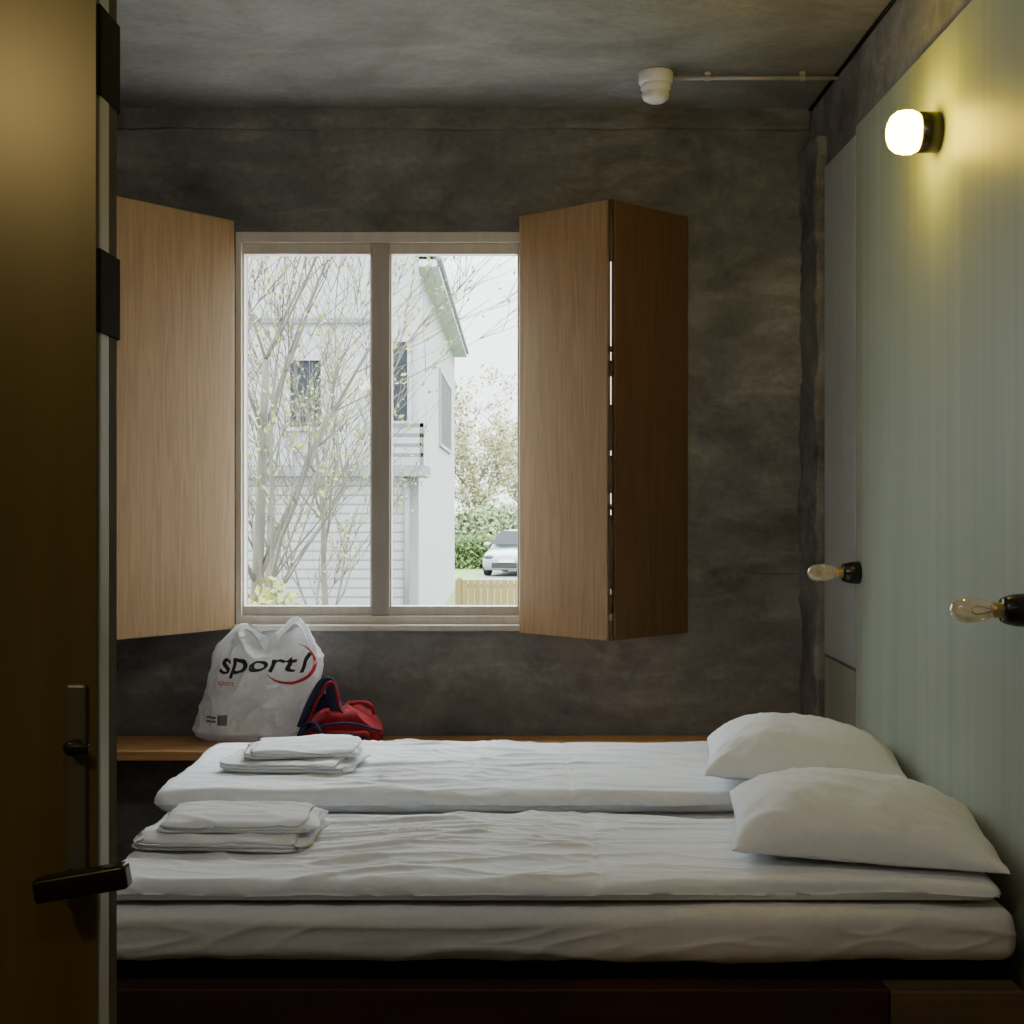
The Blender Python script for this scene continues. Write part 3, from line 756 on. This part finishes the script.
# trees
def tree(name, label, base, h, r0, seed, lean, depth, leaves, bark, leafm, lsz=.05, spread=.55, kids0=(6,8), kids1=(3,4), fade=.62, up=.7, rmin=.0035):
    rnd = random.Random(seed); bb = nb(); tips = []
    def grow(p, d, L, r, lv):
        n = 6 if lv < 2 else 4; P = [p.copy()]; R = [r]; q = p.copy(); dd = d.copy()
        for i in range(n):
            dd = (dd+Vector((rnd.uniform(-1,1), rnd.uniform(-1,1), rnd.uniform(-.4,up)))*(.10 if lv == 0 else .18)).normalized()
            q = q+dd*L/n; P.append(q.copy()); R.append(r*(1-.55*(i+1)/n))
        tube(bb, P, R, 8 if lv == 0 else (5 if lv < 3 else 3), cap=True)
        if lv >= depth:
            tips.extend(P[1:]); return
        kids = rnd.randint(*kids1) if lv > 0 else rnd.randint(*kids0)
        for k in range(kids):
            i = rnd.randint(1, n); s = P[i]
            a = rnd.uniform(0, 2*math.pi)
            nd = (dd*(.85)+Vector((math.cos(a), math.sin(a), rnd.uniform(.0,.55)))*spread*rnd.uniform(.7,1.4)).normalized()
            grow(s, nd, L*rnd.uniform(.5,.72), max(rmin, R[i]*fade), lv+1)
    rt = thing(name, base, label, 'tree')
    grow(Vector(base), Vector(lean).normalized(), h*.55, r0, 0)
    obj('trunk', bb, bark, rt)
    lb = nb()
    for i in range(leaves):
        p = rnd.choice(tips)+Vector((rnd.gauss(0,1), rnd.gauss(0,1), rnd.gauss(0,1)))*lsz*1.6
        u = Vector((rnd.uniform(-1,1), rnd.uniform(-1,1), rnd.uniform(-1,1))).normalized(); v = u.orthogonal().normalized()
        s = lsz*rnd.uniform(.5,1.1)
        lb.faces.new([lb.verts.new(p+u*s), lb.verts.new(p+v*s*.6), lb.verts.new(p-u*s), lb.verts.new(p-v*s*.6)])
    obj('foliage', lb, leafm, rt, smooth=False, recalc=False)
tree('tree', 'pale branching tree at the left of the window view', (-2.08, 11, GZ), 6.6, .065, 5, (-.02,0,1), 4, 2400, M['bark'], M['leaf'], .032, .56, (12,12), (4,5), .48, rmin=.004)
tree('tree', 'slender bare tree with thin trunk before the house porch', (-2.35, 17.5, GZ), 6.0, .05, 11, (.03,0,1), 4, 1300, M['bark'], M['leaf'], .036, .5, (9,9), (3,4), .5, rmin=.006)
tree('tree', 'hazy autumn tree far beyond the hedge', (-1.5, 62, GZ), 7.2, .14, 21, (0,0,1), 4, 4200, M['bark'], M['autumn'], .11, .75, (7,8), (4,4), .5)
tree('tree', 'tall autumn tree standing far off beside the street', (1.2, 76, GZ), 8.6, .16, 25, (0,0,1), 4, 4200, M['bark'], M['autumn'], .12, .75, (7,8), (4,4), .5)
# shrub and hedge
def shrub(name, label, cat, c, rad, n, leafm, sz, seed, boxy=False):
    rnd = random.Random(seed); rt = thing(name, (c[0], c[1], GZ), label, cat)
    sb = nb(); lb = nb()
    for i in range(14):
        a = rnd.uniform(0, 6.28); tip = Vector((c[0]+math.cos(a)*rad[0]*.6, c[1]+math.sin(a)*rad[1]*.6, c[2]+rad[2]*rnd.uniform(.1,.7)))
        tube(sb, smoothpts([(c[0]+.3*math.cos(a)*rad[0], c[1], GZ), (c[0]+.5*math.cos(a)*rad[0], c[1]+.1*math.sin(a), (GZ+tip.z)/2), tip], 3), .012, 4)
    obj('stem', sb, M['bark'], rt)
    for i in range(n):
        if boxy: d_ = Vector((rnd.uniform(-1,1), rnd.uniform(-1,1), rnd.uniform(-1,1)+.12*N3(i*.3, seed, 1)))
        else: d_ = Vector((rnd.gauss(0,1), rnd.gauss(0,1), rnd.gauss(0,1))).normalized()*(rnd.uniform(.3,1)**.5)
        p = Vector((c[0]+d_.x*rad[0], c[1]+d_.y*rad[1], max(GZ+.02, c[2]+d_.z*rad[2])))
        u = Vector((rnd.uniform(-1,1), rnd.uniform(-1,1), rnd.uniform(-1,1))).normalized(); v = u.orthogonal().normalized(); s = sz*rnd.uniform(.6,1.2)
        lb.faces.new([lb.verts.new(p+u*s), lb.verts.new(p+v*s*.6), lb.verts.new(p-u*s), lb.verts.new(p-v*s*.6)])
    obj('foliage', lb, leafm, rt, smooth=False, recalc=False)
shrub('shrub', 'yellow green shrub at the foot of the pale tree', 'shrub', (-1.75, 10.2, .36), (.30,.35,.50), 620, M['leaf'], .04, 5)
shrub('shrub', 'soft pale green shrub in the distance above the parked car', 'shrub', (-.6, 57, -.1), (2.4,1.2,1.4), 3600, M['softgreen'], .13, 9)
shrub('hedge', 'low clipped green hedge behind the parked car', 'hedge', (-1.6, 51, -.5), (1.6,.6,.6), 5000, M['hedge'], .09, 6, True)
# fence
fr = thing('fence', (.5, 26.6, GZ), 'yellowish wooden board fence below the parked car', 'fence')
b = nb(); x = -1.08
while x < 3: box(b, x, x+.115, 26.6, 26.62, GZ+.04, GZ+.96+.01*N3(x*9,0,0)); x += .125
obj('boards', b, M['fencew'], fr, smooth=False)
b = nb()
for z in (GZ+.25, GZ+.8): box(b, -1.08, 3, 26.625, 26.66, z, z+.08)
obj('rail', b, M['fencew'], fr, smooth=False)
for x in (-1.0, .6, 2.6): obj('post', bx(x-.05, x+.05, 26.63, 26.73, GZ, GZ+1.0, bev=.01), M['fencew'], fr, smooth=False)
# car, facing the window at a slight angle
cx, cy = .26, 45.2
cr_ = thing('car', (cx, cy+2, GZ), 'silver white car parked beyond the wooden fence, facing the window', 'car')
def loft(b, secs):
    rings = [[b.verts.new((cx+x, y, GZ+z)) for x, z in s] for y, s in secs]
    n = len(rings[0])
    for a, c in zip(rings, rings[1:]):
        for k in range(n): b.faces.new((a[k], a[(k+1) % n], c[(k+1) % n], c[k]))
    b.faces.new(rings[0]); b.faces.new(rings[-1][::-1]); return b
def sec(w, z0, zt, crown=.04): return [(-w*.92,z0),(-w,z0+.15),(-w,(z0+zt)/2+.05),(-w*.94,zt-.06),(-w*.7,zt),(0,zt+crown),(w*.7,zt),(w*.94,zt-.06),(w,(z0+zt)/2+.05),(w,z0+.15),(w*.92,z0)]
b = loft(nb(), [(cy,sec(.70,.28,.62)),(cy+.12,sec(.82,.2,.72)),(cy+.5,sec(.87,.2,.80)),(cy+1.1,sec(.88,.2,.90)),(cy+2.2,sec(.89,.2,.94)),(cy+3.6,sec(.88,.2,.96)),(cy+4.1,sec(.80,.28,.85))])
obj('car_body', b, M['carpaint'], cr_)
def csec(w, wt, z0, zt): return [(-w,z0),(-wt,zt-.08),(-wt*.85,zt),(0,zt+.02),(wt*.85,zt),(wt,zt-.08),(w,z0)]
b = loft(nb(), [(cy+1.0,csec(.80,.78,.86,.98)),(cy+1.85,csec(.82,.60,.9,1.44)),(cy+3.0,csec(.82,.60,.9,1.46)),(cy+3.8,csec(.78,.62,.9,1.05))])
obj('cabin', b, M['carpaint'], cr_)
b = nb(); q = [b.verts.new((cx+x, y, GZ+z)) for x, y, z in ((-.74,cy+.92,.985),(.74,cy+.92,.985),(.54,cy+1.70,1.42),(-.54,cy+1.70,1.42))]; b.faces.new(q)
bmesh.ops.translate(b, verts=b.verts[:], vec=(0,-.06,.03)); obj('windscreen', b, M['screen'], cr_, smooth=False)
for s in (-1, 1):
    b = nb(); bmesh.ops.create_uvsphere(b, u_segments=16, v_segments=8, radius=1, matrix=Matrix.Translation((cx+s*.60, cy+.08, GZ+.63)) @ Matrix.Diagonal((.19,.12,.08,1))); obj('headlight', b, M['lampglass'], cr_)
    b = nb(); q = [b.verts.new((cx+s*x, y, GZ+z)) for x, y, z in ((.83,cy+1.35,.98),(.83,cy+3.4,.98),(.66,cy+3.0,1.36),(.66,cy+1.95,1.36))]; b.faces.new(q); obj('side_window', b, M['screen'], cr_, smooth=False)
    for yy in (.75, 3.3): obj('wheel', lathe(nb(), [(.20,-.0),(.31,.0),(.32,.03),(.32,.17),(.31,.2),(.2,.2)], (cx+s*.70, cy+yy, GZ+.32), (s,0,0), 24), M['tyre'], cr_)
    b = nb(); bmesh.ops.create_uvsphere(b, u_segments=12, v_segments=8, radius=1, matrix=Matrix.Translation((cx+s*.97, cy+1.35, GZ+1.0)) @ Matrix.Diagonal((.11,.07,.075,1))); obj('wing_mirror', b, M['carpaint'], cr_)
obj('grille', bx(cx-.50, cx+.50, cy-.02, cy+.06, GZ+.28, GZ+.45, bev=.02), M['tyre'], cr_, smooth=False)
obj('number_plate', bx(cx-.26, cx+.26, cy-.035, cy-.02, GZ+.46, GZ+.56), M['white_plastic'], cr_, smooth=False)
cr_.rotation_euler.z = -.22

# ------------------------------------------------------------------ light
wd = bpy.data.worlds.new('overcast'); bpy.context.scene.world = wd; wd.use_nodes = True
nt = wd.node_tree; bg = nt.nodes['Background']; bg.inputs[0].default_value = (.90,.953,1.0,1)
# overcast sky: the zenith is several times brighter than the horizon
tc = nt.nodes.new('ShaderNodeTexCoord'); sp = nt.nodes.new('ShaderNodeSeparateXYZ'); mr = nt.nodes.new('ShaderNodeMapRange')
nt.links.new(tc.outputs['Generated'], sp.inputs[0]); nt.links.new(sp.outputs['Z'], mr.inputs['Value'])
mr.inputs['From Min'].default_value = .15; mr.inputs['From Max'].default_value = .5; mr.inputs['To Min'].default_value = 4.6; mr.inputs['To Max'].default_value = 19.5
nt.links.new(mr.outputs[0], bg.inputs[1])
def light(name, typ, loc, power, col, size=.1, rot=None, sy_=None):
    L = bpy.data.lights.new(name, typ); L.energy = power; L.color = col
    if typ == 'AREA':
        L.size = size
        if sy_: L.shape = 'RECTANGLE'; L.size_y = sy_
    else: L.shadow_soft_size = size
    o = bpy.data.objects.new(name, L); C.objects.link(o); o.location = loc
    if rot: o.rotation_euler = rot
    return o
light('hall_wall_lamp', 'POINT', (-1.08, 0.0, 2.28), 17, (1,.71,.26), .06)
light('hall_fill_light', 'AREA', (.2, -.5, 2.75), 4, (1,.86,.70), .6)  # added fill behind the camera for the bed fronts, no known fitting
light('room_fill_light', 'AREA', (-.3, 1.66, 2.55), 12.5, (1,.97,.94), 1.2, (math.radians(92), 0, 0), .35)  # added unseen fill above the doorway, brightens back wall and beds

# ------------------------------------------------------------------ camera
cam = bpy.data.cameras.new('camera'); co = bpy.data.objects.new('camera', cam); C.objects.link(co)
co.location = (0, 0, HC); co.rotation_euler = (math.pi/2, 0, 0)
cam.sensor_fit = 'HORIZONTAL'; cam.sensor_width = 36; cam.lens = F/1024*36
cam.shift_y = -12/1024; cam.clip_start = .05; cam.clip_end = 500
bpy.context.scene.camera = co
